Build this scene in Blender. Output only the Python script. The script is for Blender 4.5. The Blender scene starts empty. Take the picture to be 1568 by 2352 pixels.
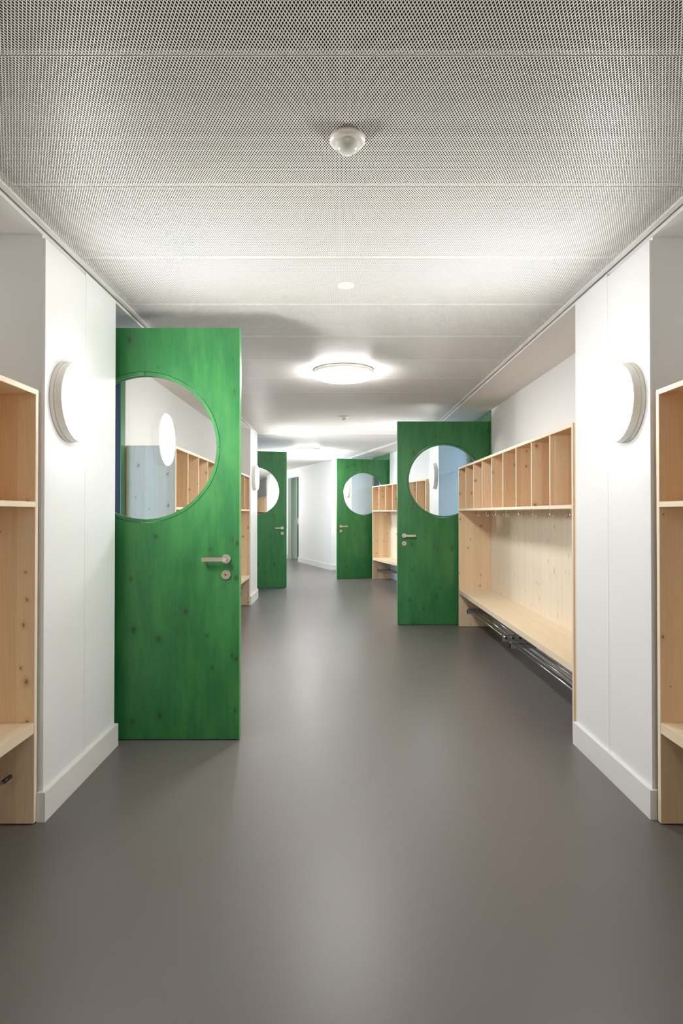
import bpy, bmesh, math, random
from mathutils import Vector, Matrix

random.seed(7)
SC = bpy.context.scene
COL = SC.collection
F = 1400.0            # focal length in pixels of the 1568x2352 frame
H = 1.32              # lens height
# ------------------------------------------------------------------ camera
cam_data = bpy.data.cameras.new('camera')
cam = bpy.data.objects.new('camera', cam_data)
COL.objects.link(cam)
TILT = math.radians(0.6)
cam.location = (0, 0, H)
cam.rotation_euler = (math.pi / 2 + TILT, 0, 0)
cam_data.sensor_fit = 'VERTICAL'
cam_data.sensor_height = 36.0
cam_data.lens = 36.0 * F / 2352
cam_data.shift_x = (784 - 778) / 2352
cam_data.shift_y = (1178 - (1176 + F * math.tan(TILT))) / 2352
cam_data.clip_start = 0.05
cam_data.clip_end = 100
SC.camera = cam
# ------------------------------------------------------------------ world, exposure
world = bpy.data.worlds.new('world')
SC.world = world
world.use_nodes = True
bgn = world.node_tree.nodes['Background']
bgn.inputs[0].default_value = (0.52, 0.72, 1.0, 1)
bgn.inputs[1].default_value = 0.35
vs = SC.view_settings
vs.view_transform = 'Standard'
vs.look = 'None'
vs.gamma = 1.0
vs.use_curve_mapping = False
vs.exposure = 2.45
SC.cycles.max_bounces = 8
SC.cycles.diffuse_bounces = 5
SC.cycles.glossy_bounces = 4
SC.cycles.transparent_max_bounces = 16
SC.cycles.use_denoising = True
SC.cycles.sample_clamp_indirect = 6.0
SC.cycles.caustics_reflective = False
SC.cycles.caustics_refractive = False

LAMP_COLOR = (1.0, 0.995, 0.985, 1)
WALL_LAMP = 18.0      # emission of the wall lamps' opal discs
CEIL_LAMP = 14.0      # emission of the ceiling lamps' opal discs
DAY_COLOR = (0.31, 0.60, 1.0)


def daylight(name, loc, rot, sx, sy, watts, color=DAY_COLOR):
    """daylight entering through a window of one of the rooms beside the corridor"""
    l = bpy.data.lights.new(name, 'AREA')
    l.shape = 'RECTANGLE'
    l.size, l.size_y = sx, sy
    l.energy = watts
    l.color = color
    o = bpy.data.objects.new(name, l)
    o.location = loc
    o.rotation_euler = rot
    COL.objects.link(o)
    return o


# windows are in the outer walls of the rooms; -Z of an area light is its direction
daylight('daylight', (-3.5, 0.40, 1.5), (math.pi / 2, 0, 0), 2.4, 1.5, 56, (0.24, 0.51, 1.0))
daylight('daylight', (3.85, 3.70, 1.5), (math.pi / 2, 0, 0), 2.4, 1.5, 32)
daylight('daylight', (5.62, 13.1, 1.5), (0, math.pi / 2, 0), 1.5, 2.9, 50)
daylight('daylight', (-5.42, 11.6, 1.5), (0, -math.pi / 2, 0), 1.5, 2.9, 25)
daylight('daylight', (2.80, 16.7, 1.5), (0, math.pi / 2, 0), 1.4, 1.2, 2.5)


# ------------------------------------------------------------------ material helpers
class NT:
    def __init__(self, name):
        self.m = bpy.data.materials.new(name)
        self.m.use_nodes = True
        self.t = self.m.node_tree
        self.p = self.t.nodes['Principled BSDF']
        self.out = self.t.nodes['Material Output']

    def n(self, typ, **kw):
        nd = self.t.nodes.new(typ)
        for k, v in kw.items():
            setattr(nd, k, v)
        return nd

    def l(self, a, b):
        self.t.links.new(a, b)

    def val(self, sock, v):
        if hasattr(v, 'is_output'):
            self.l(v, sock)
        else:
            sock.default_value = v

    def math(self, op, a, b=0.0, c=None):
        nd = self.n('ShaderNodeMath', operation=op)
        self.val(nd.inputs[0], a)
        self.val(nd.inputs[1], b)
        if c is not None:
            self.val(nd.inputs[2], c)
        return nd.outputs[0]

    def mix(self, fac, a, b, mode='MIX'):
        nd = self.n('ShaderNodeMix', data_type='RGBA', blend_type=mode)
        self.val(nd.inputs[0], fac)
        self.val(nd.inputs[6], a)
        self.val(nd.inputs[7], b)
        return nd.outputs[2]

    def comb(self, x, y, z=0.0):
        nd = self.n('ShaderNodeCombineXYZ')
        for i, v in enumerate((x, y, z)):
            self.val(nd.inputs[i], v)
        return nd.outputs[0]

    def noise(self, vec, scale, detail=3.0, rough=0.5):
        nd = self.n('ShaderNodeTexNoise', noise_dimensions='2D')
        self.l(vec, nd.inputs['Vector'])
        nd.inputs['Scale'].default_value = scale
        nd.inputs['Detail'].default_value = detail
        nd.inputs['Roughness'].default_value = rough
        return nd.outputs['Fac']

    def ramp(self, fac, lo, hi):
        nd = self.n('ShaderNodeMapRange')
        nd.interpolation_type = 'SMOOTHSTEP'
        self.val(nd.inputs[0], fac)
        nd.inputs[1].default_value = lo
        nd.inputs[2].default_value = hi
        return nd.outputs[0]


def rgb(r, g, b):
    return (r, g, b, 1)


def plain(name, col, rough=0.6, metal=0.0, spec=0.5, bump=0.0, bscale=300.0):
    N = NT(name)
    N.p.inputs['Base Color'].default_value = rgb(*col)
    N.p.inputs['Roughness'].default_value = rough
    N.p.inputs['Metallic'].default_value = metal
    N.p.inputs['Specular IOR Level'].default_value = spec
    if bump:
        tc = N.n('ShaderNodeTexCoord')
        nz = N.n('ShaderNodeTexNoise')
        N.l(tc.outputs['Object'], nz.inputs['Vector'])
        nz.inputs['Scale'].default_value = bscale
        nz.inputs['Detail'].default_value = 2.0
        b = N.n('ShaderNodeBump')
        b.inputs['Strength'].default_value = bump
        b.inputs['Distance'].default_value = 0.002
        N.l(nz.outputs['Fac'], b.inputs['Height'])
        N.l(b.outputs['Normal'], N.p.inputs['Normal'])
    return N.m


def wood(name, c1, c2, knot, lam=0.095, kd=0.34, grain=0.5, rough=0.5, cloud=None, spec=0.4, lamvar=0.55, ks=(8.0, 5.0)):
    """glue-laminated board; UV in metres, v runs along the grain"""
    N = NT(name)
    uv = N.n('ShaderNodeUVMap')
    sp = N.n('ShaderNodeSeparateXYZ')
    N.l(uv.outputs[0], sp.inputs[0])
    u, v = sp.outputs[0], sp.outputs[1]
    li = N.math('FLOOR', N.math('DIVIDE', u, lam))
    wn = N.n('ShaderNodeTexWhiteNoise', noise_dimensions='1D')
    N.l(li, wn.inputs['W'])
    rnd = wn.outputs['Value']
    v2 = N.math('ADD', v, N.math('MULTIPLY', rnd, 9.0))
    # growth lines: flame shapes, stretched along the grain
    flame = N.noise(N.comb(N.math('MULTIPLY', u, 9.0), N.math('MULTIPLY', v2, 0.7)), 1.0, 2.0)
    lines = N.math('SINE', N.math('MULTIPLY', flame, 70.0))
    lines = N.math('MULTIPLY_ADD', lines, 0.5, 0.5)
    fine = N.noise(N.comb(N.math('MULTIPLY', u, 170.0), N.math('MULTIPLY', v2, 2.2)), 1.0, 3.0)
    g = N.math('ADD', N.math('MULTIPLY', lines, 0.35), N.math('MULTIPLY', fine, 0.65))
    fac = N.math('ADD', N.math('MULTIPLY', g, grain), N.math('MULTIPLY', rnd, lamvar))
    col = N.mix(fac, rgb(*c1), rgb(*c2))
    if cloud is not None:
        cl = N.noise(N.comb(N.math('MULTIPLY', u, 2.4), N.math('MULTIPLY', v, 0.5)), 4.0, 5.0, 0.65)
        col = N.mix(N.math('MULTIPLY', N.ramp(cl, 0.35, 0.70), 0.75), col, rgb(*cloud))
    # knots
    vo = N.n('ShaderNodeTexVoronoi', voronoi_dimensions='2D')
    wob = N.noise(N.comb(N.math('MULTIPLY', u, 30.0), N.math('MULTIPLY', v2, 25.0)), 1.0, 1.0)
    uk = N.math('ADD', u, N.math('MULTIPLY', wob, 0.012))
    N.l(N.comb(N.math('MULTIPLY', uk, ks[0]), N.math('MULTIPLY', v2, ks[1])), vo.inputs['Vector'])
    vo.inputs['Scale'].default_value = 1.0
    sc = N.n('ShaderNodeSeparateColor')
    N.l(vo.outputs['Color'], sc.inputs[0])
    has = N.math('LESS_THAN', sc.outputs[0], kd)
    size = N.math('MULTIPLY_ADD', sc.outputs[1], 0.07, 0.03)
    q = N.math('DIVIDE', vo.outputs['Distance'], size)
    core = N.math('MULTIPLY', N.math('SUBTRACT', 1.0, N.ramp(q, 0.45, 1.25)), has)
    halo = N.math('MULTIPLY', N.math('SUBTRACT', 1.0, N.ramp(q, 0.8, 3.2)), has)
    kc = tuple(0.45 * a + 0.55 * b for a, b in zip(c2, knot))
    col = N.mix(N.math('MULTIPLY', halo, 0.38), col, rgb(*kc))
    col = N.mix(N.math('MULTIPLY', core, 0.85), col, rgb(*knot))
    N.l(col, N.p.inputs['Base Color'])
    N.p.inputs['Roughness'].default_value = rough
    N.p.inputs['Specular IOR Level'].default_value = spec
    b = N.n('ShaderNodeBump')
    b.inputs['Strength'].default_value = 0.12
    b.inputs['Distance'].default_value = 0.001
    N.l(fine, b.inputs['Height'])
    N.l(b.outputs['Normal'], N.p.inputs['Normal'])
    return N.m


M = {}
M['wall'] = plain('white_wall_paint', (0.80, 0.805, 0.80), 0.62, spec=0.35, bump=0.05, bscale=160)
M['panel'] = plain('white_satin_panel', (0.82, 0.83, 0.825), 0.48, spec=0.4)
M['skirting'] = plain('white_skirting_paint', (0.80, 0.79, 0.77), 0.42)
M['soffit'] = plain('white_soffit_paint', (0.78, 0.765, 0.74), 0.65)
M['trim'] = plain('white_lacquered_trim', (0.82, 0.81, 0.79), 0.28)
M['mesh'] = plain('powder_coated_mesh', (0.86, 0.845, 0.81), 0.45)
M['plenum'] = plain('dark_fleece', (0.040, 0.033, 0.028), 0.9, spec=0.1)
M['spruce'] = wood('spruce_board', (0.85, 0.67, 0.45), (0.71, 0.49, 0.29), (0.33, 0.150, 0.055), kd=0.42, ks=(9.0, 7.0), lamvar=0.7)
M['spruce_pale'] = wood('pale_spruce_board', (0.86, 0.78, 0.64), (0.76, 0.64, 0.48), (0.46, 0.27, 0.12), lam=0.045, kd=0.30, lamvar=0.28, ks=(13.0, 5.0))
M['spruce_seat'] = wood('spruce_seat', (0.86, 0.74, 0.56), (0.77, 0.61, 0.42), (0.36, 0.19, 0.08), lam=0.3, kd=0.06, grain=0.75, lamvar=0.35)
M['spruce_edge'] = wood('spruce_edge', (0.87, 0.77, 0.61), (0.79, 0.66, 0.48), (0.45, 0.26, 0.12), kd=0.04)
M['green'] = wood('green_stained_wood', (0.032, 0.200, 0.056), (0.022, 0.128, 0.040), (0.026, 0.068, 0.022), lam=0.17, kd=0.34,
                  grain=0.62, rough=0.30, cloud=(0.050, 0.222, 0.058), lamvar=0.48, ks=(6.5, 4.5), spec=0.42)
M['lit_green_edge'] = plain('lamp_lit_green_edge', (0.10, 0.34, 0.11), 0.3)  # lighter green paints the ceiling lamp's highlight onto the doors' free edges
M['rubber'] = plain('black_rubber', (0.012, 0.013, 0.013), 0.5)
M['steel'] = plain('brushed_steel', (0.62, 0.56, 0.49), 0.32, metal=1.0)
M['zinc'] = plain('zinc_plate', (0.40, 0.41, 0.41), 0.45, metal=0.35)
M['chrome'] = plain('polished_chrome', (0.85, 0.85, 0.86), 0.10, metal=1.0)
M['tube'] = plain('satin_chrome_tube', (0.72, 0.71, 0.69), 0.26, metal=1.0)
M['black'] = plain('black_plastic', (0.012, 0.012, 0.012), 0.45)
M['white_plastic'] = plain('white_plastic', (0.80, 0.77, 0.71), 0.3)
M['cream'] = plain('cream_plastic_rim', (0.78, 0.74, 0.66), 0.4)
M['lens'] = plain('milky_lens', (0.66, 0.69, 0.62), 0.12)
M['dark_metal'] = plain('dark_window_frame', (0.022, 0.034, 0.042), 0.7, spec=0.2)


def mat_floor():
    N = NT('grey_brown_linoleum')
    tc = N.n('ShaderNodeTexCoord')
    nz = N.n('ShaderNodeTexNoise')
    N.l(tc.outputs['Object'], nz.inputs['Vector'])
    nz.inputs['Scale'].default_value = 420.0
    nz.inputs['Detail'].default_value = 2.0
    N.l(N.mix(nz.outputs['Fac'], rgb(0.134, 0.121, 0.113), rgb(0.166, 0.151, 0.142)), N.p.inputs['Base Color'])
    n2 = N.n('ShaderNodeTexNoise')
    N.l(tc.outputs['Object'], n2.inputs['Vector'])
    n2.inputs['Scale'].default_value = 1.3
    n2.inputs['Detail'].default_value = 5.0
    N.l(N.math('MULTIPLY_ADD', n2.outputs['Fac'], 0.06, 0.37), N.p.inputs['Roughness'])
    N.p.inputs['Specular IOR Level'].default_value = 0.15
    N.p.inputs['Coat Weight'].default_value = 0.8
    N.p.inputs['Coat Roughness'].default_value = 0.37
    N.p.inputs['Coat IOR'].default_value = 1.25
    b = N.n('ShaderNodeBump')
    b.inputs['Strength'].default_value = 0.10
    b.inputs['Distance'].default_value = 0.001
    N.l(nz.outputs['Fac'], b.inputs['Height'])
    N.l(b.outputs['Normal'], N.p.inputs['Normal'])
    return N.m


def mat_emit(name, col, strength):
    N = NT(name)
    N.p.inputs['Base Color'].default_value = rgb(0.8, 0.8, 0.8)
    N.p.inputs['Roughness'].default_value = 0.3
    N.p.inputs['Emission Color'].default_value = col
    N.p.inputs['Emission Strength'].default_value = strength
    return N.m


def mat_glass():
    N = NT('clear_door_glass')
    geo = N.n('ShaderNodeNewGeometry')
    dot = N.n('ShaderNodeVectorMath', operation='DOT_PRODUCT')
    N.l(geo.outputs['Incoming'], dot.inputs[0])
    N.l(geo.outputs['Normal'], dot.inputs[1])
    c = N.math('SUBTRACT', 1.0, N.math('ABSOLUTE', dot.outputs['Value']))
    fr = N.math('MULTIPLY_ADD', N.math('POWER', c, 5.0), 0.95, 0.045)
    tr = N.n('ShaderNodeBsdfTransparent')
    tr.inputs[0].default_value = rgb(0.97, 0.985, 0.98)
    gl = N.n('ShaderNodeBsdfGlossy')
    gl.inputs['Roughness'].default_value = 0.0
    mx = N.n('ShaderNodeMixShader')
    N.l(fr, mx.inputs[0])
    N.l(tr.outputs[0], mx.inputs[1])
    N.l(gl.outputs[0], mx.inputs[2])
    N.l(mx.outputs[0], N.out.inputs['Surface'])
    return N.m


M['floor'] = mat_floor()
M['glass'] = mat_glass()
M['wall_opal'] = mat_emit('lit_opal_wall_lamp', LAMP_COLOR, WALL_LAMP)
M['ceil_opal'] = mat_emit('lit_opal_ceiling_lamp', LAMP_COLOR, CEIL_LAMP)


# ------------------------------------------------------------------ geometry helpers
def set_uv(bm, grain, off):
    lay = bm.loops.layers.uv.verify()
    for f in bm.faces:
        n = f.normal
        ax = max(range(3), key=lambda i: abs(n[i]))
        rest = [i for i in range(3) if i != ax]
        if grain in rest:
            vi = grain
            ui = [i for i in rest if i != grain][0]
        else:
            ui, vi = rest
        for lp in f.loops:
            lp[lay].uv = (lp.vert.co[ui] + off[0], lp.vert.co[vi] + off[1])


def link(name, me, parent=None, loc=(0, 0, 0)):
    o = bpy.data.objects.new(name, me)
    COL.objects.link(o)
    if parent is not None:
        o.parent = parent
    o.location = loc
    return o


def obj(name, bm, mat, parent=None, loc=(0, 0, 0), grain=None, smooth=False, uvoff=None):
    bmesh.ops.recalc_face_normals(bm, faces=bm.faces)
    bm.normal_update()
    if grain is not None:
        set_uv(bm, grain, uvoff or (random.uniform(0, 40), random.uniform(0, 40)))
    me = bpy.data.meshes.new(name)
    bm.to_mesh(me)
    bm.free()
    if smooth:
        for p in me.polygons:
            p.use_smooth = True
    for m in (mat if isinstance(mat, (list, tuple)) else [mat]):
        me.materials.append(m)
    return link(name, me, parent, loc)


def add_box(bm, x0, x1, y0, y1, z0, z1, bevel=0.0):
    if x0 > x1:
        x0, x1 = x1, x0
    if y0 > y1:
        y0, y1 = y1, y0
    vs_ = [bm.verts.new((x, y, z)) for x in (x0, x1) for y in (y0, y1) for z in (z0, z1)]
    fs = [(0, 1, 3, 2), (4, 6, 7, 5), (0, 4, 5, 1), (2, 3, 7, 6), (0, 2, 6, 4), (1, 5, 7, 3)]
    faces = [bm.faces.new([vs_[i] for i in f]) for f in fs]
    if bevel:
        es = list({e for f in faces for e in f.edges})
        bmesh.ops.bevel(bm, geom=es, offset=bevel, segments=1, affect='EDGES')
    return bm


def box(x0, x1, y0, y1, z0, z1, bevel=0.0):
    return add_box(bmesh.new(), x0, x1, y0, y1, z0, z1, bevel)


def add_prism(bm, pts, z0, z1):
    """vertical prism over a convex or concave outline"""
    lo = [bm.verts.new((p[0], p[1], z0)) for p in pts]
    hi = [bm.verts.new((p[0], p[1], z1)) for p in pts]
    n = len(pts)
    bm.faces.new(lo)
    bm.faces.new(hi)
    for i in range(n):
        j = (i + 1) % n
        bm.faces.new((lo[i], lo[j], hi[j], hi[i]))
    return bm


def prism(pts, z0, z1):
    return add_prism(bmesh.new(), pts, z0, z1)


def add_lathe(bm, prof, seg=48, mat=None, cap=True):
    """profile [(r,z)] turned about z"""
    rings = []
    for r, z in prof:
        if r < 1e-6:
            rings.append([bm.verts.new((0, 0, z))])
        else:
            rings.append([bm.verts.new((r * math.cos(2 * math.pi * k / seg), r * math.sin(2 * math.pi * k / seg), z)) for k in range(seg)])
    for a, b in zip(rings, rings[1:]):
        for k in range(seg):
            k2 = (k + 1) % seg
            if len(a) == 1 and len(b) == 1:
                continue
            if len(a) == 1:
                bm.faces.new((a[0], b[k], b[k2]))
            elif len(b) == 1:
                bm.faces.new((a[k], a[k2], b[0]))
            else:
                bm.faces.new((a[k], a[k2], b[k2], b[k]))
    if cap:
        for r_ in (rings[0], rings[-1]):
            if len(r_) > 2:
                bm.faces.new(r_)
    return bm


def lathe(prof, seg=48):
    return add_lathe(bmesh.new(), prof, seg)


def add_tube(bm, pts, r, seg=12, close=True):
    pts = [Vector(p) for p in pts]
    rings = []
    up = None
    for i, p in enumerate(pts):
        a = pts[max(i - 1, 0)]
        b = pts[min(i + 1, len(pts) - 1)]
        t = (b - a).normalized()
        if up is None:
            up = Vector((0, 0, 1)) if abs(t.z) < 0.9 else Vector((1, 0, 0))
        s = t.cross(up).normalized()
        up = s.cross(t).normalized()
        rr = r[i] if isinstance(r, (list, tuple)) else r
        rings.append([bm.verts.new(p + s * rr * math.cos(2 * math.pi * k / seg) + up * rr * math.sin(2 * math.pi * k / seg)) for k in range(seg)])
    for a, b in zip(rings, rings[1:]):
        for k in range(seg):
            k2 = (k + 1) % seg
            bm.faces.new((a[k], a[k2], b[k2], b[k]))
    if close:
        bm.faces.new(rings[0])
        bm.faces.new(rings[-1])
    return bm


def tube(pts, r, seg=12):
    return add_tube(bmesh.new(), pts, r, seg)


def ring_segment(r0, r1, a0, a1, y0, y1, n=24):
    """curved bar in the XZ plane about the origin"""
    bm = bmesh.new()
    sec = []
    for k in range(n + 1):
        a = a0 + (a1 - a0) * k / n
        c, s = math.cos(a), math.sin(a)
        sec.append([bm.verts.new((r * c, y, r * s)) for r, y in ((r0, y0), (r1, y0), (r1, y1), (r0, y1))])
    for A, B in zip(sec, sec[1:]):
        for k in range(4):
            k2 = (k + 1) % 4
            bm.faces.new((A[k], A[k2], B[k2], B[k]))
    bm.faces.new(sec[0])
    bm.faces.new(sec[-1])
    return bm


def empty(name, loc=(0, 0, 0), rz=0.0):
    o = bpy.data.objects.new(name, None)
    o.empty_display_size = 0.1
    COL.objects.link(o)
    o.location = loc
    o.rotation_euler = (0, 0, rz)
    return o


def tag(o, label=None, cat=None, group=None, kind=None):
    if label:
        o['label'] = label
    if cat:
        o['category'] = cat
    if group:
        o['group'] = group
    if kind:
        o['kind'] = kind
    return o


def struct(o, label=None, cat=None):
    return tag(o, label, cat, None, 'structure')


def copy_tree(src):
    """a thing with copies of its parts and sub-parts, sharing mesh data"""
    c = src.copy()
    COL.objects.link(c)
    for ch in list(src.children):
        d = ch.copy()
        COL.objects.link(d)
        d.parent = c
        for g in list(ch.children):
            e = g.copy()
            COL.objects.link(e)
            e.parent = d
    return c


# ------------------------------------------------------------------ plan
WL, WR = -1.27, 1.356           # corridor faces of the pillars
BL, BR = -1.675, 1.785          # back planes of the niches
ZC = 2.549                      # underside of the mesh ceiling
ZS = 2.527                      # soffit over the niches
ZT = 2.62                       # slab
A2 = math.radians(14.5)
E2 = Vector((-math.sin(A2), math.cos(A2)))
NR = Vector((math.cos(A2), math.sin(A2)))       # outward on the right of the second leg
OR_ = Vector((WR, 9.12))
OL = Vector((WL, 9.53))


def WR2(s, t):
    p = OR_ + E2 * s + NR * t
    return (p.x, p.y)


def WL2(s, t):
    p = OL + E2 * s - NR * t
    return (p.x, p.y)


E3 = Vector((-0.3495, 0.937)).normalized()
N3 = Vector((E3.y, -E3.x))
O3 = Vector((-1.09, 16.5))


def W3(q, t):
    p = O3 + E3 * q + N3 * t
    return (p.x, p.y)


# ------------------------------------------------------------------ floor and slab
struct(obj('floor', box(-7.5, 7.5, -6.2, 26, -0.08, 0.0), M['floor']),
       'smooth grey brown floor running through the whole corridor', 'floor')
struct(obj('ceiling', box(-7.5, 7.5, -6.2, 26, ZT, ZT + 0.12), M['plenum']),
       'dark cavity above the white expanded metal ceiling', 'ceiling')
slab = bpy.data.objects['ceiling']


# expanded metal: two crossing families of flat strands clipped to each panel's outline
def clip_line(p, d, poly):
    t0, t1 = -1e9, 1e9
    n = len(poly)
    for i in range(n):
        a = poly[i]
        b = poly[(i + 1) % n]
        ex, ey = b[0] - a[0], b[1] - a[1]
        nx, ny = -ey, ex            # inward for a counter-clockwise outline
        den = nx * d[0] + ny * d[1]
        num = nx * (a[0] - p[0]) + ny * (a[1] - p[1])
        if abs(den) < 1e-12:
            if num > 0:
                return None
            continue
        t = num / den
        if den > 0:
            t0 = max(t0, t)
        else:
            t1 = min(t1, t)
    return (t0, t1) if t1 - t0 > 0.002 else None


SW, SH, CX, CY = 0.0021, 0.0017, 0.0094, 0.0177


def mesh_panel(name, poly, parent, loc=(0, 0, 0), rz=0.0, cx=CX, cy=CY, sw=SW, sh=SH, mesh=None):
    if mesh is None:
        V, Fc = [], []
        xs = [p[0] for p in poly]
        ys = [p[1] for p in poly]
        ym = (min(ys) + max(ys)) / 2
        hy = (max(ys) - min(ys)) / 2
        for sgn in (1, -1):
            d = Vector((sgn * cx / 2, cy / 2)).normalized()
            w = Vector((d.y, -d.x)) * (sw / 2)
            reach = hy * cx / cy
            k0 = int((min(xs) - reach) / cx) - 1
            k1 = int((max(xs) + reach) / cx) + 1
            for k in range(k0, k1 + 1):
                p = (k * cx, ym)
                r = clip_line(p, d, poly)
                if not r:
                    continue
                a = Vector(p) + d * r[0]
                b = Vector(p) + d * r[1]
                i = len(V)
                for q in (a, b):
                    for s in (-1, 1):
                        for z in (0, sh):
                            V.append((q.x + w.x * s, q.y + w.y * s, z))
                Fc += [(i, i + 4, i + 6, i + 2), (i, i + 1, i + 5, i + 4), (i + 2, i + 6, i + 7, i + 3)]
        # folded rim
        n = len(poly)
        for i in range(n):
            a = Vector(poly[i])
            b = Vector(poly[(i + 1) % n])
            t = (b - a).normalized()
            inn = Vector((-t.y, t.x))
            a, b = a + inn * 0.004, b + inn * 0.004
            nn = inn * 0.0012
            j = len(V)
            for z in (0.0025, 0.010):
                for q in (a, b, b + nn, a + nn):
                    V.append((q.x, q.y, z))
            Fc += [(j, j + 3, j + 2, j + 1), (j, j + 1, j + 5, j + 4), (j + 2, j + 3, j + 7, j + 6)]
        mesh = bpy.data.meshes.new(name)
        mesh.from_pydata(V, [], Fc)
        mesh.materials.append(M['mesh'])
    o = link(name, mesh, parent, loc)
    o.rotation_euler = (0, 0, rz)
    return o, mesh


XCL, XCR = -1.246, 1.332
PITCH = 0.658
shared = None
rect = [(XCL, 0.0025), (XCR, 0.0025), (XCR, PITCH - 0.0025), (XCL, PITCH - 0.0025)]
for k in range(-9, 11):
    o, shared = mesh_panel('panel', rect, slab, (0, 1.625 + PITCH * k, ZC), 0, mesh=shared)
yl = 1.625 + PITCH * 11
YB = 9.40
mesh_panel('panel', [(XCL, 0.0015), (XCR, 0.0015), (XCR, YB - yl - 0.016), (XCL, YB - yl - 0.016)], slab, (0, yl, ZC))
# second leg: local frame at the inner end of the bend
PB = Vector((XCL, YB))


def loc2(x, y):
    d = Vector((x, y)) - PB
    return (d.dot(NR), d.dot(E2))


r_end = loc2(XCR, YB)
sh2 = {}
mesh_panel('panel', [(0.0, 0.0), (r_end[0], r_end[1] + 0.016), (r_end[0], 0.0)][::1], slab, (PB.x, PB.y, ZC), A2)
for k in range(22):
    xr = 2.56 if k < 6 else 3.4
    p0 = PB + E2 * (k * PITCH)
    o, sh2[xr] = mesh_panel('panel', [(-0.05, 0.0025), (xr, 0.0025), (xr, PITCH - 0.0025), (-0.05, PITCH - 0.0025)],
                            slab, (p0.x, p0.y, ZC), A2, mesh=sh2.get(xr))

# ceiling trims
def strip(bm, a, b, w, z0, z1, side):
    """bar along a-b, w wide to the given side"""
    a, b = Vector(a), Vector(b)
    t = (b - a).normalized()
    n = Vector((-t.y, t.x)) * side * w
    return add_prism(bm, [a, b, b + n, a + n], z0, z1)


bm = bmesh.new()
strip(bm, (XCL, -6), (XCL, YB), 0.024, 2.541, 2.572, 1)
strip(bm, (XCL, YB), tuple(PB + E2 * 9.0), 0.024, 2.541, 2.572, 1)
struct(obj('trim_1', bm, M['trim']), 'white edge trim between the mesh ceiling and the niches with the wide open green door', 'ceiling trim')
bm = bmesh.new()
TR0 = (XCR, YB - 0.25)
strip(bm, (XCR, -6), TR0, 0.024, 2.541, 2.572, -1)
strip(bm, TR0, WR2(5.17, -0.024), 0.024, 2.541, 2.572, -1)
struct(obj('trim_2', bm, M['trim']), 'white edge trim between the mesh ceiling and the niche with coat hooks', 'ceiling trim')
bm = bmesh.new()
add_box(bm, XCL, XCR, YB - 0.016, YB + 0.016, 2.538, 2.570, 0.002)
struct(obj('trim_3', bm, M['trim']), 'white trim across the ceiling where the corridor bends', 'ceiling trim')

# soffits over the niches
for nm, pts in (('soffit', [(-1.283, -6), (-1.283, YB), (BL - 0.4, YB), (BL - 0.4, -6)]),
                ('soffit', [(1.369, -6), (1.369, 9.1), (BR + 0.4, 9.1), (BR + 0.4, -6)]),
                ('soffit', [WR2(-0.05, 0.012), WR2(5.15, 0.012), WR2(5.15, 0.9), WR2(-0.05, 0.9)]),
                ('soffit', [WL2(-0.1, 0.012), WL2(4.0, 0.012), WL2(4.0, 0.9), WL2(-0.1, 0.9)])):
    struct(obj('ceiling', prism(pts, ZS, ZT - 0.001), M['soffit']), None, 'ceiling')
SOFF = ['white soffit over the niche before the wide green door', 'white soffit above the coat niche with eight chrome hooks',
        'white soffit above the niche past the corridor bend', 'white soffit behind the farther green door with handle to the pillar']
for o, lb in zip([c for c in COL.objects if c.name.startswith('ceiling.') and 'label' not in c], SOFF):
    o['label'] = lb


# ------------------------------------------------------------------ pillars
def panel_wall(name, label, xa, xb, y0, y1, joint, gap_top):
    """pillar faced with two tall boards meeting in a hairline joint"""
    s = 1 if xa > 0 else -1
    core = struct(obj(name, box(xa + s * 0.016, xb, y0 + 0.001, y1 - 0.001, 0, ZT - 0.002), M['wall']), label, 'wall')
    j = 0.0016
    obj('panel', box(xa, xa + s * 0.0158, y0, joint - j, 0.0, 2.512 if gap_top else 2.528, 0.001), M['panel'], core)
    obj('panel', box(xa, xa + s * 0.0158, joint + j, y1, 0.0, 2.528, 0.001), M['panel'], core)
    return core


BH, BT = 0.125, 0.017


def skirt(name, label, pts):
    """skirting board following the outline pts (outer face of the wall), open at both ends"""
    bm = bmesh.new()
    P = [Vector(p) for p in pts]
    n = len(P)
    offs = []
    for i in range(n):
        ds = []
        if i > 0:
            ds.append((P[i] - P[i - 1]).normalized())
        if i < n - 1:
            ds.append((P[i + 1] - P[i]).normalized())
        ns = [Vector((d.y, -d.x)) for d in ds]
        m = ns[0] if len(ns) == 1 else (ns[0] + ns[1])
        if len(ns) == 2:
            m = m / (1 + ns[0].dot(ns[1]))
        offs.append(P[i] + m * BT)
    for i in range(n - 1):
        quad = [P[i], P[i + 1], offs[i + 1], offs[i]]
        add_prism(bm, quad, 0.0, BH)
    return struct(obj(name, bm, M['skirting']), label, 'skirting')


PAL0, PAL1 = 2.63, 3.46
PAR0, PAR1 = 2.652, 3.487
panel_wall('wall_left', 'white panelled pillar carrying a lit lamp, in front of the wide green door', WL, BL - 0.1, PAL0, PAL1, 3.05, True)
panel_wall('wall_right', 'white panelled pillar carrying a lit lamp, before the bench with coat hooks', WR, BR + 0.1, PAR0, PAR1, 3.07, True)
panel_wall('wall_right', 'white pillar behind the glass of the door beside the bench with hooks', WR, BR + 0.1, 8.29, 9.12, 8.7, False)
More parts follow.
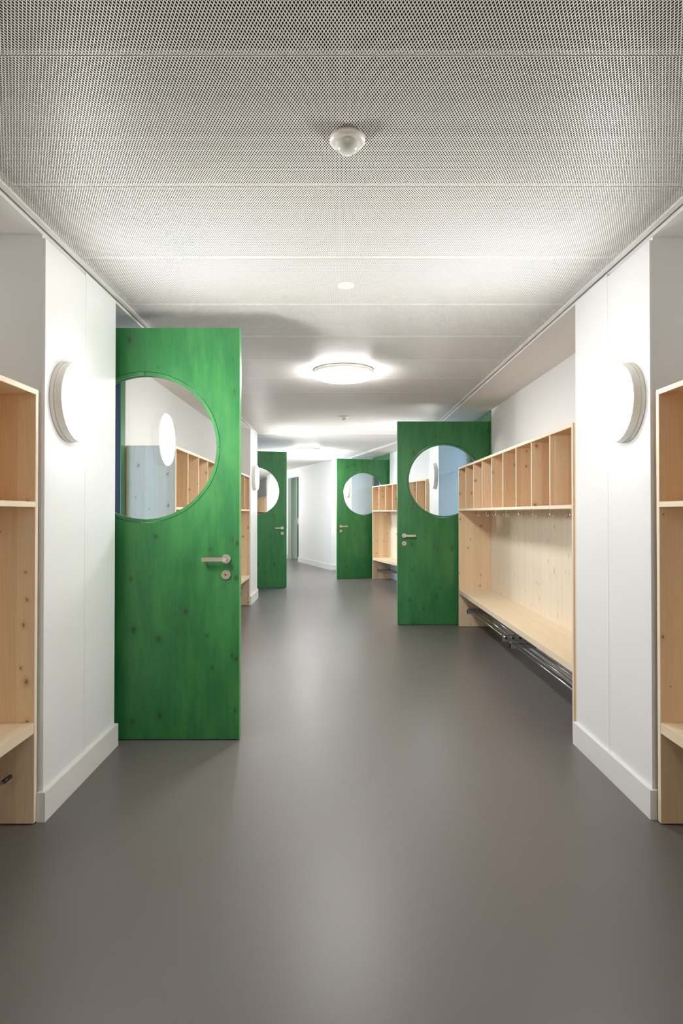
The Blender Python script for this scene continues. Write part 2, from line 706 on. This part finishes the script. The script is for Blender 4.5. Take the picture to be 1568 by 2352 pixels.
# pillar at the end of the long bench: straight, then turning with the corridor
core = struct(obj('wall_left', prism([(WL, 8.75), (WL, 9.45), (WL - 0.006, 9.53), WL2(0.25, 0), WL2(0.25, 0.5), (BL - 0.1, 9.5), (BL - 0.1, 8.75)], 0, ZT - 0.002), M['panel']),
              'white rounded pillar at the bend after the long bench', 'wall')
skirt('baseboard_left', 'white skirting around the pillar in front of the wide green door', [(BL, PAL0), (WL, PAL0), (WL, PAL1), (BL, PAL1)][1:3] if False else [(WL - 0.02, PAL0), (WL, PAL0), (WL, PAL1), (BL, PAL1)])
skirt('baseboard_right', 'white skirting around the pillar before the bench with coat hooks', [(WR + 0.06, PAR1), (WR, PAR1), (WR, PAR0), (WR + 0.02, PAR0)])
skirt('baseboard_left', 'white skirting around the rounded pillar at the bend', [(WL - 0.02, 8.75), (WL, 8.75), (WL, 9.43), (WL - 0.002, 9.47), (WL - 0.008, 9.51), WL2(0.03, 0), WL2(0.25, 0)])
skirt('baseboard_right', 'white skirting of the pillar seen past the door beside the hooks', [(WR, 9.12), (WR, 8.29), (BR, 8.29)])

# back walls of the niches, with the door openings left free
def wall_box(name, label, x0, x1, y0, y1, z0=0.0, z1=ZT - 0.002):
    return struct(obj(name, box(x0, x1, y0, y1, z0, z1), M['wall']), label, 'wall')


wall_box('wall_left', 'white back wall of the niche with the partly hidden bench, before the wide green door', BL - 0.1, BL, -6, 3.47)
wall_box('wall_left', 'white back wall above the long bench behind the wide green door', BL - 0.1, BL, 4.76, 9.5)
wall_box('wall_right', 'white back wall above the bench with coat hooks', BR, BR + 0.1, -6, 7.13)
wall_box('wall_right', 'white wall between the rooms behind the pillar past the hooks', BR, BR + 0.1, 8.29, 9.12)
# the corridor behind the camera
wall_box('wall_left', 'plain white wall behind the camera on the lamp side', -1.66, WL, -6, -0.25)
wall_box('wall_right', 'plain white wall behind the camera beside the second bench', WR, 1.77, -6, -0.25)
wall_box('wall_back', 'white end wall behind the camera', -1.8, 1.9, -6.1, -6.0)

# second leg, right-hand side
struct(obj('wall_right', prism([WR2(-0.03, 0.49), WR2(3.19, 0.49), WR2(3.19, 0.59), WR2(-0.03, 0.59)], 0, ZT - 0.002), M['wall']),
       'white back wall above the short bench past the bend', 'wall')
struct(obj('wall_right', prism([WR2(4.316, 0), WR2(5.146, 0), (-0.165, 14.02), (-1.09, 16.5), W3(0, 0.10), (0.35, 14.6), WR2(5.3, 0.62), WR2(4.316, 0.62)], 0, ZT - 0.002), M['wall']),
       'white angled wall running to the dark doorway at the far end', 'wall')
skirt('baseboard_right', 'white skirting along the angled wall to the dark doorway', [W3(0, 0.10), (-1.09, 16.5), (-0.165, 14.02), WR2(5.146, 0), WR2(4.316, 0), WR2(4.316, 0.45)])
# far end
struct(obj('wall_far', prism([W3(1.066, 0), W3(3.637, 0), W3(3.637, 0.6), W3(1.066, 0.10)], 0, ZT - 0.002), M['wall']),
       'white wall beyond the dark doorway', 'wall')
struct(obj('wall_far', prism([W3(0, 0), W3(1.066, 0), W3(1.066, 0.10), W3(0, 0.10)], 2.31, ZT - 0.002), M['wall']),
       'white lintel above the dark doorway', 'wall')
skirt('baseboard_far', 'white skirting beyond the dark doorway', [W3(3.637, 0.05), W3(3.637, 0), W3(1.066, 0), W3(1.066, 0.10)])
struct(obj('wall_far', prism([W3(3.637, 0.42), W3(8.0, 0.42), W3(8.0, 0.52), W3(3.637, 0.52)], 0, ZT - 0.002), M['wall']),
       'white back wall of the farthest niche', 'wall')
struct(obj('ceiling', prism([W3(3.62, 0.0), W3(8.0, 0.0), W3(8.0, 0.5), W3(3.62, 0.5)], 2.53, ZT - 0.001), M['soffit']), 'white soffit over the farthest niche', 'ceiling')
struct(obj('wall_far', box(-1.43, 3.0, 17.62, 17.72, 0, ZT - 0.002), M['wall']), 'dim wall seen inside the dark doorway', 'wall')
skirt('baseboard_far', 'skirting of the dim wall inside the dark doorway', [(-1.3, 17.62), (2.0, 17.62)])
bm = bmesh.new()
for a, b, c, d in ((14.6, 16.1, 0, ZT - 0.002), (17.3, 17.72, 0, ZT - 0.002), (16.1, 17.3, 0, 0.75), (16.1, 17.3, 2.25, ZT - 0.002)):
    add_box(bm, 2.6, 2.7, a, b, c, d)
struct(obj('wall_far', bm, M['wall']), 'window wall of the dim room inside the doorway', 'wall')
struct(obj('ceiling', box(-0.3, 2.6, 15.3, 17.6, 2.55, ZT - 0.003), M['soffit']), 'ceiling of the dim room inside the doorway', 'ceiling')
# end of the corridor and outer side of the second leg (hidden by the doors)
struct(obj('wall_end', prism([W3(8.0, 0.6), W3(8.0, -3.4), W3(8.1, -3.4), W3(8.1, 0.6)], 0, ZT - 0.002), M['wall']), 'white wall closing the far end', 'wall')
struct(obj('wall_left', prism([WL2(2.42, 0.0), WL2(13.5, 0.0), WL2(13.5, 0.1), WL2(2.42, 0.6)], 0, ZT - 0.002), M['wall']),
       'white wall after the door at the bend', 'wall')

# ------------------------------------------------------------------ rooms beside the corridor
def room_window(name, label, loc, rz, L, hgt):
    """window of half-width L standing in an outer wall"""
    w = struct(empty(name, loc, rz), label, 'window')
    bm = bmesh.new()
    for a, b in ((-L, -L + 0.06), (-0.03, 0.03), (L - 0.06, L)):
        add_box(bm, -0.04, 0.04, a, b, 0, hgt)
    for a, b in ((0, 0.06), (hgt - 0.06, hgt)):
        add_box(bm, -0.04, 0.04, -L, L, a, b)
    obj('window_frame', bm, M['dark_metal'], w)
    for a, b in ((-L + 0.06, -0.03), (0.03, L - 0.06)):
        obj('pane', box(-0.006, 0.006, a, b, 0.06, hgt - 0.06), M['glass'], w)


def room(k, side, label, xo, y0, y1, wa, wb, front):
    """room between the corridor wall and xo; window from wa to wb in the outer or the front wall"""
    xi = BL - 0.1 if side < 0 else BR + 0.1
    xr = -2.72 if k == 3 else xi
    nm = 'wall_left' if side < 0 else 'wall_right'
    x0, x1 = (xo - 0.1, xo) if side < 0 else (xo, xo + 0.1)
    zz = ZT - 0.002

    def holed(f, lo, hi):
        bm = bmesh.new()
        for a, b, c, d in ((lo, wa, 0, zz), (wb, hi, 0, zz), (wa, wb, 0, 0.75), (wa, wb, 2.25, zz)):
            add_box(bm, *f(a, b), c, d)
        return bm
    if front:
        lo, hi = min(xo, xi), max(xo, xi)
        struct(obj(nm, holed(lambda a, b: (a, b, y0 - 0.1, y0), lo, hi), M['wall']), 'window wall of the room ' + label, 'wall')
        struct(obj(nm, box(x0, x1, y0 - 0.1, y1 + 0.1, 0, zz), M['wall']), 'outer wall of the room ' + label, 'wall')
        room_window('window_%d' % k, 'window of the room ' + label, ((wa + wb) / 2, y0 - 0.05, 0.75), math.pi / 2, (wb - wa) / 2, 1.5)
    else:
        struct(obj(nm, holed(lambda a, b: (x0, x1, a, b), y0, y1), M['wall']), 'outer window wall of the room ' + label, 'wall')
        struct(obj(nm, box(xo, xi, y0 - 0.1, y0, 0, zz), M['wall']), 'front side wall of the room ' + label, 'wall')
        room_window('window_%d' % k, 'window of the room ' + label, ((x0 + x1) / 2, (wa + wb) / 2, 0.75), 0.0, (wb - wa) / 2, 1.5)
    struct(obj(nm, box(xo, xr, y1, y1 + 0.1, 0, zz), M['wall']), 'rear side wall of the room ' + label, 'wall')


room(1, -1, 'behind the wide green door', -5.2, 0.6, 7.4, -4.8, -2.2, True)
room(2, 1, 'behind the door beside the hooks', 5.4, 3.9, 9.2, 2.6, 5.1, True)
room(3, -1, 'behind the door at the bend', -5.2, 9.6, 14.6, 10.0, 13.2, False)
room(4, 1, 'behind the door past the short bench', 5.4, 9.5, 17.5, 11.5, 14.7, False)
# room ceilings
for a, b, c, d, lb in ((-5.2, BL - 0.4, 0.6, 7.4, 'behind the wide green door'), (BR + 0.4, 5.4, 3.9, 9.2, 'behind the door beside the hooks'),
                   (-5.2, BL - 0.75, 9.6, 14.6, 'behind the door at the bend'), (2.1, 5.4, 9.5, 17.5, 'behind the door past the short bench')):
    struct(obj('ceiling', box(a, b, c, d, 2.55, ZT - 0.003), M['soffit']), 'white ceiling of the room ' + lb, 'ceiling')

# ------------------------------------------------------------------ doors
DH, DT = 2.395, 0.052
DW = 1.10
CZ, RO, RI = 1.697, 0.442, 0.421
DC = {}


def door_leaf_bm(w, hx, hz, r):
    """leaf from x=0 (free edge) to x=w (hinges), y=0 front, with a round hole"""
    bm = bmesh.new()
    corners = [(0, 0), (w, 0), (w, DH), (0, DH)]
    angs = [2 * math.pi * k / 96 for k in range(96)]
    angs += [math.atan2(cz - hz, cx - hx) % (2 * math.pi) for cx, cz in corners]
    angs.sort()

    def outer(a):
        c, s = math.cos(a), math.sin(a)
        ts = []
        if c > 1e-9:
            ts.append((w - hx) / c)
        if c < -1e-9:
            ts.append(-hx / c)
        if s > 1e-9:
            ts.append((DH - hz) / s)
        if s < -1e-9:
            ts.append(-hz / s)
        t = min(ts)
        return hx + c * t, hz + s * t
    R = []
    for a in angs:
        ox, oz = outer(a)
        ix, iz = hx + r * math.cos(a), hz + r * math.sin(a)
        R.append([bm.verts.new((ix, 0, iz)), bm.verts.new((ox, 0, oz)), bm.verts.new((ox, DT, oz)), bm.verts.new((ix, DT, iz))])
    n = len(R)
    for i in range(n):
        A, B = R[i], R[(i + 1) % n]
        for k in range(4):
            k2 = (k + 1) % 4
            bm.faces.new((A[k], A[k2], B[k2], B[k]))
    return bm


def make_door(name, label, loc, rz, mirror):
    """origin at the free edge's foot on the front face; leaf runs to +x (mirror: -x)"""
    root = struct(empty(name, loc, rz), label, 'door')
    s = -1 if mirror else 1
    z0 = 0.006
    hx = 0.553

    def flip(bm):
        if mirror:
            for v in bm.verts:
                v.co.x *= -1
        return bm
    leaf = obj('door_leaf', flip(door_leaf_bm(DW, hx, CZ, RO)), M['green'], root, (0, 0, z0), grain=2)
    obj('lit_edge_strip', flip(box(-0.004, 0.0, 0.001, DT - 0.001, 0.002, DH - 0.002)), M['lit_green_edge'], leaf)
    obj('bottom_seal', flip(box(0.004, DW - 0.004, 0.012, DT - 0.012, -0.0055, 0.0)), M['rubber'], leaf)
    for fy in ((-0.002, 0.019), (DT - 0.019, DT + 0.002)):
        for q in range(4):
            a0 = math.pi / 2 * q + 0.003
            a1 = math.pi / 2 * (q + 1) - 0.003
            b = obj('glazing_bead', ring_segment(RI, RO - 0.0025, a0, a1, fy[0], fy[1]), M['green'], root, (s * hx, 0, CZ + z0), grain=2)
    g = bmesh.new()
    add_lathe(g, [(RO - 0.004, -0.005), (RO - 0.004, 0.005)], 96)
    bmesh.ops.rotate(g, verts=g.verts, cent=(0, 0, 0), matrix=Matrix.Rotation(math.pi / 2, 3, 'X'))
    obj('pane', g, M['glass'], root, (s * hx, DT / 2, CZ + z0))
    # handle sets front and back
    for side in (-1, 1):
        y = 0.0 if side < 0 else DT
        ro = lathe([(0, 0), (0.0275, 0), (0.0275, 0.007), (0.0262, 0.0085), (0, 0.0085)], 40)
        bmesh.ops.rotate(ro, verts=ro.verts, cent=(0, 0, 0), matrix=Matrix.Rotation(-side * math.pi / 2, 3, 'X'))
        hz = 1.052
        rose = obj('rosette', ro, M['steel'], root, (s * 0.076, y, hz), smooth=False)
        lv = bmesh.new()
        add_tube(lv, [(0, 0, 0), (0, side * 0.036, 0)], 0.0085, 16)
        pts = [(-0.008, 0.044), (0.010, 0.047), (0.05, 0.0475), (0.132, 0.0475), (0.132, 0.0395), (0.05, 0.0395), (0.012, 0.038), (-0.008, 0.034)]
        lo, hi = [], []
        for px, py in pts:
            lo.append(lv.verts.new((px * s, side * py, -0.0115)))
            hi.append(lv.verts.new((px * s, side * py, 0.0115)))
        lv.faces.new(lo)
        lv.faces.new(hi)
        for i in range(len(pts)):
            j = (i + 1) % len(pts)
            lv.faces.new((lo[i], lo[j], hi[j], hi[i]))
        add_tube(lv, [(s * 0.128, side * 0.041, 0), (s * 0.128, side * 0.022, 0)], 0.0075, 12)
        obj('lever', lv, M['steel'], rose, (0, 0, 0))
        ke = lathe([(0.0085, 0.002), (0.0085, 0.0075), (0.0265, 0.0075), (0.0275, 0.006), (0.0275, 0), (0.0085, 0)], 40)
        bmesh.ops.rotate(ke, verts=ke.verts, cent=(0, 0, 0), matrix=Matrix.Rotation(-side * math.pi / 2, 3, 'X'))
        key = obj('key_rosette', ke, M['steel'], root, (s * 0.076, y, 0.960))
        hole = bmesh.new()
        add_lathe(hole, [(0, 0.0072), (0.0084, 0.0072)], 24, cap=False)
        bmesh.ops.rotate(hole, verts=hole.verts, cent=(0, 0, 0), matrix=Matrix.Rotation(-side * math.pi / 2, 3, 'X'))
        bmesh.ops.translate(hole, verts=hole.verts, vec=(0, 0, 0.004))
        obj('lock_cylinder', hole, M['black'], key)
        pl = bmesh.new()
        add_lathe(pl, [(0, 0.0095), (0.0055, 0.0095), (0.0055, 0.006)], 20, cap=False)
        bmesh.ops.rotate(pl, verts=pl.verts, cent=(0, 0, 0), matrix=Matrix.Rotation(-side * math.pi / 2, 3, 'X'))
        bmesh.ops.translate(pl, verts=pl.verts, vec=(0.004, 0, 0.0065))
        obj('lock_plug', pl, M['steel'], key)
    obj('latch_plate', flip(box(-0.0055, -0.004, 0.016, 0.036, 0.93, 1.12)), M['zinc'], root, (0, 0, 0))
    obj('latch_bolt', flip(box(-0.014, -0.004, 0.020, 0.032, 1.055, 1.08)), M['steel'], root, (0, 0, 0))
    for z in (0.25, 1.25, 2.2):
        obj('hinge', flip(tube([(DW + 0.004, DT + 0.006, z - 0.05), (DW + 0.004, DT + 0.006, z + 0.05)], 0.009, 14)), M['zinc'], root)
    return root


make_door('door_1', 'wide green stained door before the long bench, its round pane mirroring a lamp', (-0.581, 3.552, 0), 0.0, True)
make_door('door_2', 'green stained door with round pane standing open at the end of the bench with coat hooks', (0.694, 7.196, 0), 0.0, False)
p = WR2(3.262, -0.593)
make_door('door_3', 'green stained door with round pane at the end of the short bench past the bend', (p[0], p[1], 0), A2, False)
p = WL2(1.134, -0.647)
make_door('door_4', 'green stained door with round pane half hidden by the rounded pillar at the bend', (p[0], p[1], 0), A2, True)


def door_frame(name, label, pts, loc=(0, 0, 0)):
    """posts and overpanel; pts(s,t) maps along-wall s and depth t into plan; s0..s1 is the opening incl. posts"""
    fn, s0, s1, t0, t1 = pts
    root = struct(empty(name, loc), label, 'door frame')
    for a, b, c in ((s0, s0 + 0.055, s0 + 0.061), (s1 - 0.095, s1, s1 - 0.101)):
        obj('post', prism([fn(a, t0), fn(b, t0), fn(b, t1), fn(a, t1)], 0, 2.512), M['green'], root, grain=2)
        e = b if c > b else a
        obj('jamb_lining', prism([fn(e, t0 + 0.006), fn(c, t0 + 0.006), fn(c, t1 + 0.01), fn(e, t1 + 0.01)], 0.002, 2.41), M['dark_metal'], root)
    obj('overpanel', prism([fn(s0 + 0.055, t0 + 0.004), fn(s1 - 0.095, t0 + 0.004), fn(s1 - 0.095, t1), fn(s0 + 0.055, t1)], 2.41, 2.512), M['green'], root, grain=0)
    return root


door_frame('trim_4', 'green door frame around the opening beside the wide green door', (lambda s, t: (BL - t, s), 3.47, 4.76, -0.006, 0.10))
door_frame('trim_5', 'green door frame with overpanel beside the bench with coat hooks', (lambda s, t: (BR + t, s), 7.13, 8.288, -0.006, 0.10))
door_frame('trim_6', 'green door frame with overpanel past the short bench', (lambda s, t: WR2(s, t), 3.19, 4.314, 0.484, 0.59))
door_frame('trim_7', 'green door frame behind the rounded pillar at the bend', (lambda s, t: WL2(s, t), 1.06, 2.42, 0.47, 0.58))
fr = struct(empty('door_5', (-1.125, 16.82, 0), 0.0), 'dark green door leaf seen edge-on in the doorway at the far end', 'door')
bm = prism([(-0.026, 0), (0.026, 0), (0.101, 0.77), (0.049, 0.77)], 0.006, 2.30)
lf = obj('door_leaf', bm, M['green'], fr, grain=2)
obj('latch_plate', box(-0.012, 0.012, -0.003, 0.0, 1.0, 1.18), M['steel'], lf)
obj('latch_bolt', box(-0.022, 0.006, -0.014, -0.003, 1.08, 1.105), M['steel'], lf)


# ------------------------------------------------------------------ coat benches
UH, UD, BTH = 1.848, 0.385, 0.023
SZ0, SZ1 = 1.345, 1.368
SEAT0, SEAT1 = 0.385, 0.430


def hook_bm():
    bm = bmesh.new()
    add_lathe(bm, [(0.013, 0), (0.013, -0.003), (0.008, -0.006)], 16)
    add_tube(bm, [(0, 0, -0.005), (0, 0, -0.045), (0, 0, -0.058)], [0.0045, 0.006, 0.003], 10)
    for s in (-1, 1):
        add_tube(bm, [(0, 0, -0.050), (s * 0.011, 0, -0.061), (s * 0.020, 0, -0.058), (s * 0.024, 0, -0.046), (s * 0.024, 0, -0.038)], [0.0045, 0.0042, 0.004, 0.0038, 0.005], 8)
    return bm


_hook = None


def make_bench(label, loc, rz, s, length, bays, group=None, filler=False):
    """origin at the front corner of the nearer end; y runs along the bench, depth goes to s*x"""
    global _hook
    root = tag(empty('coat_bench', loc, rz), label, 'coat bench')
    X = lambda a: s * a
    Lin = length - 2 * BTH
    for y0 in (0, length - BTH):
        obj('end_panel', box(0, X(UD), y0, y0 + BTH, 0.004, UH - 0.0005, 0.0008), M['spruce'], root, grain=2)
        obj('end_edge', box(X(-0.0012), X(0.0002), y0 + 0.001, y0 + BTH - 0.001, 0.006, UH - 0.001), M['spruce_edge'], root, grain=2)
    obj('top_board', box(0, X(UD), BTH, length - BTH, UH - BTH, UH, 0.0008), M['spruce'], root, grain=1)
    obj('top_edge', box(X(-0.0012), X(0.0002), BTH, length - BTH, UH - BTH + 0.001, UH - 0.001), M['spruce_edge'], root, grain=1)
    obj('shelf', box(0.0, X(UD - 0.02), BTH, length - BTH, SZ0, SZ1, 0.0008), M['spruce'], root, grain=1)
    obj('shelf_edge', box(X(-0.0012), X(0.0002), BTH, length - BTH, SZ0 + 0.001, SZ1 - 0.001), M['spruce_edge'], root, grain=1)
    bay = Lin / bays
    for k in range(1, bays):
        y = BTH + bay * k
        dv = obj('divider', box(X(0.004), X(UD - 0.02), y - 0.009, y + 0.009, SZ1, UH - BTH, 0.0008), M['spruce'], root, grain=2)
        obj('divider_edge', box(X(0.003), X(0.0045), y - 0.0085, y + 0.0085, SZ1 + 0.0005, UH - BTH - 0.0005), M['spruce_edge'], dv, grain=2)
    obj('back_panel', box(X(UD - 0.02), X(UD), BTH, length - BTH, SZ1, UH - BTH), M['spruce'], root, grain=2)
    obj('back_panel', box(X(UD - 0.02), X(UD), BTH, length - BTH, SEAT1, SZ1 - 0.001), M['spruce_pale'], root, grain=2)
    if filler:
        obj('filler_strip', box(X(0.008), X(0.03), -0.068, -0.0005, 0.004, UH - 0.002), M['spruce_edge'], root, grain=2)
    # seat of glued planks
    cuts = [0.0, 0.035, 0.152, 0.270, UD - 0.02]
    for a, b in zip(cuts, cuts[1:]):
        obj('seat_plank', box(X(a + 0.0003), X(b - 0.0003), BTH, length - BTH, SEAT0, SEAT1, 0.0007), M['spruce_seat'], root, grain=1)
    if _hook is None:
        h = obj('coat_hook', hook_bm(), M['chrome'], root, (X(0.135), BTH + bay, SZ0), smooth=True)
        _hook = h.data
        ks = range(2, bays)
    else:
        ks = range(1, bays)
    for k in ks:
        link('coat_hook', _hook, root, (X(0.135), BTH + bay * k, SZ0))
    # clips under the seat, hanger rails at the back
    for y in (0.16, length * 0.36, length * 0.62, length - 0.19):
        obj('seat_clip', box(X(0.02), X(0.046), y, y + 0.018, SEAT0 - 0.014, SEAT0, 0.002), M['black'], root)
    for y in (length * 0.30, length * 0.72):
        obj('hanger_rail', box(X(UD - 0.026), X(UD - 0.005), y, y + 0.03, 0.15, SEAT0), M['zinc'], root)
    return root


def make_rack(label, loc, rz, s, length, out, group, out2=0.0):
    """shoe rack of four tubes between two angle brackets; out = how far tubes stick out at the near end"""
    root = tag(empty('shoe_rack', loc, rz), label, 'shoe rack', group)
    X = lambda a: s * a
    for y, c in ((0, 0.03), (length, -0.03)):
        bm = bmesh.new()
        add_box(bm, X(0.0), X(0.27), y, y + (0.003 if c > 0 else -0.003), -0.032, 0.026)
        add_box(bm, X(0.0), X(0.27), y, y + c, 0.023, 0.026)
        br = obj('bracket', bm, M['zinc'], root)
        obj('bracket_cap', box(X(-0.004), X(0.004), y, y + c * 0.4, -0.030, 0.010), M['black'], br)
    tubes = []
    for k in range(4):
        x = 0.022 + 0.062 * k
        z = 0.012
        t = obj('tube', tube([(X(x), -out, z), (X(x), length + out2, z)], 0.0072, 12), M['tube'], root, smooth=True)
        if out > 0.02:
            obj('end_cap', tube([(X(x), -out - 0.004, z), (X(x), -out + 0.024, z)], 0.0088, 12), M['black'], t)
    return root


G_RACK = 'chrome shoe racks under the benches'
# bench with hooks
rzu = -0.0074
UA = Vector((1.367, 3.557))
make_bench('pale wooden coat bench with nine cubbies and a full row of chrome hooks', (UA.x, UA.y, 0), rzu, 1, 3.546, 9, filler=True)
make_rack('chrome shoe rack with black-capped tube ends under the bench with hooks', (1.367 + 0.0074 * 2.0 + 0.092, 5.53, 0.187), rzu, 1, 1.545, 0.075, G_RACK)
make_rack('chrome shoe rack under the hook bench, touching the board by the lamp pillar', (1.367 + 0.092, 3.60, 0.185), rzu, 1, 1.665, 0.0, G_RACK)
# long bench behind the wide green door
make_bench('long wooden coat bench with cubbies behind the wide green door', (-1.279, 4.768, 0), 0.0, -1, 3.96, 10)
make_rack('shoe rack glimpsed under the long bench behind the wide green door', (-1.279 - 0.092, 4.90, 0.19), 0, -1, 1.75, 0.06, G_RACK)
make_rack('shoe rack end with black caps under the long bench by the rounded pillar', (-1.279 - 0.092, 6.85, 0.19), 0, -1, 1.72, 0.06, G_RACK)
# cut-off benches beside the camera
make_bench('wooden coat bench cut by the frame, before the wide green door', (-1.292, -0.10, 0), 0.0, -1, 2.717, 7)
make_bench('wooden coat bench cut by the frame, next to the lamp pillar of the hook bench', (1.364, -0.10, 0), 0.0, 1, 2.717, 7)
# short bench past the bend
p = WR2(0.325, 0.080)
make_bench('short wooden coat bench past the bend, between two green doors', (p[0], p[1], 0), A2, 1, 2.75, 7)
p = WR2(1.42, 0.172)
make_rack('chrome shoe rack under the short bench between two green doors', (p[0], p[1], 0.187), A2, 1, 1.58, 0.03, G_RACK)
# farthest bench, seen through the pane of the door at the bend
A3 = math.atan2(-E3.x, E3.y)
p = W3(3.66, 0.03)
make_bench('distant wooden cubbies seen through the round pane at the bend', (p[0], p[1], 0), A3, 1, 2.4, 6)
# tube ends under the cut-off bench
r = make_rack('black-capped shoe rack tube under the cut-off bench before the wide green door', (-1.308, 0.05, 0.240), 0, -1, 2.05, 0.0, G_RACK, 0.33)
for t in [c for c in r.children if c.name.startswith('tube')]:
    xc = sum(v.co.x for v in t.data.vertices) / len(t.data.vertices)
    obj('end_cap', tube([(xc, 2.375, 0.012), (xc, 2.43, 0.012)], 0.0088, 14), M['black'], t, smooth=True)
r = make_rack('shoe rack under the cut-off bench beside the hook bench pillar', (1.456, 0.05, 0.187), 0, 1, 2.35, 0.0, G_RACK)


# ------------------------------------------------------------------ lamps and ceiling fittings
def make_lamp(name, label, loc, rot, r, opal, cat, group, dome, body):
    """turned about local z; back plate at z=0, opal faces +z"""
    root = tag(empty(name, loc), label, cat, group)
    root.rotation_euler = rot
    obj('back_plate', lathe([(0, 0), (r * 0.985, 0), (r, 0.004), (r, 0.018), (r * 0.975, 0.021), (0, 0.021)], 64), M['cream'], root, smooth=False)
    obj('housing_ring', lathe([(0, 0.021), (r * 0.985, 0.021), (r * 0.99, 0.024), (r * 0.99, body - 0.004), (r * 0.98, body), (0, body)], 64), M['white_plastic'], root)
    prof = [(0.0, body), (r * 0.978, body)]
    n = 8
    for k in range(n + 1):
        a = math.pi / 2 * k / n
        prof.append((r * 0.978 - 0.022 + 0.022 * math.cos(a), body + 0.002 + (dome - 0.002) * math.sin(a)))
    prof.append((0.0, body + dome + 0.002))
    obj('opal_diffuser', lathe(prof, 64), opal, root, smooth=True)
    return root


RY = math.pi / 2
WLAMP = [('round lit wall lamp on the pillar in front of the wide green door', (WL, 2.85, 1.837), 1),
         ('round lit wall lamp on the pillar before the bench with coat hooks', (WR, 2.87, 1.837), -1),
         ('round lit wall lamp on the rounded pillar at the bend', (WL, 9.04, 1.837), 1),
         ('round lit wall lamp behind the pane of the door beside the hooks', (WR, 8.53, 1.837), -1),
         ('added unseen wall lamp behind the camera on the wall next to the cut-off bench', (WL, -4.6, 1.837), 1),  # both lamps behind the camera are added, frontal fill for the foreground
         ('added unseen wall lamp behind the camera on the wall of the hook bench', (WR, -4.6, 1.837), -1)]
for lb, loc, s in WLAMP:
    make_lamp('wall_lamp', lb, loc, (0, s * RY, 0), 0.186, M['wall_opal'], 'wall lamp', 'round wall lamps', 0.010, 0.056)
p = WL2(7.20, 0)  # unseen lamp added to lift the light on the far wall and niche
make_lamp('wall_lamp', 'added unseen wall lamp brightening the far end past the bend', (p[0], p[1], 1.837), (0, RY, A2), 0.186, M['wall_opal'], 'wall lamp', 'round wall lamps', 0.010, 0.056)
p = WL2(2.70, 0)  # unseen lamp added to brighten the stretch past the bend
make_lamp('wall_lamp', 'added unseen wall lamp brightening the corridor past the bend', (p[0], p[1], 1.837), (0, RY, A2), 0.186, M['wall_opal'], 'wall lamp', 'round wall lamps', 0.010, 0.056)
p = WR2(4.316 + 0.24, 0)
make_lamp('wall_lamp', 'round lit wall lamp behind the pane of the door past the short bench', (p[0], p[1], 1.837), (0, -RY, A2), 0.186, M['wall_opal'], 'wall lamp', 'round wall lamps', 0.010, 0.056)
for lb, loc in (('large round lit ceiling lamp in the middle of the corridor', (0.041, 5.236, ZC)),
                ('large round lit ceiling lamp past the bend', (-0.614, 11.66, ZC)),
                ('large round ceiling lamp behind the camera', (0.041, -3.6, ZC)),
                ('large round ceiling lamp at the hidden far end', (-3.4, 18.6, ZC))):
    make_lamp('ceiling_lamp', lb, loc, (math.pi, 0, 0), 0.254, M['ceil_opal'], 'ceiling lamp', 'round ceiling lamps', 0.036, 0.034)

for lb, loc in (('white motion sensor with milky dome, the larger one on the mesh ceiling', (0.028, 1.98, ZC)),
                ('small distant motion sensor on the ceiling past the round ceiling lamp', (0.066, 7.75, ZC))):
    s_ = tag(empty('motion_sensor', loc), lb, 'motion sensor', 'ceiling motion sensors')
    s_.rotation_euler = (math.pi, 0, 0)
    prof = [(0, 0), (0.0535, 0), (0.0545, 0.001), (0.0562, 0.007), (0.0588, 0.009), (0.0592, 0.011)]
    for k in range(1, 9):
        a = math.pi / 2 * k / 8
        prof.append((0.041 + 0.0182 * math.cos(a), 0.011 + 0.013 * math.sin(a)))
    prof.append((0, 0.024))
    obj('sensor_body', lathe(prof, 56), M['white_plastic'], s_, smooth=True)
    dprof = [(0.0402, 0.022)]
    for k in range(1, 15):
        a = math.pi / 2 * k / 14
        dprof.append((0.0402 * math.cos(a) if k < 14 else 0.0, 0.023 + 0.033 * math.sin(a)))
    obj('lens_dome', lathe(dprof, 56), M['lens'], s_, smooth=True)
cp = tag(obj('ceiling_disc', lathe([(0, 0), (0.046, 0), (0.046, -0.003), (0.0445, -0.005), (0, -0.005)], 48), M['white_plastic'], None, (0.038, 3.28, ZC)),
         'small flat white disc on the mesh ceiling between sensor and lamp', 'ceiling disc')
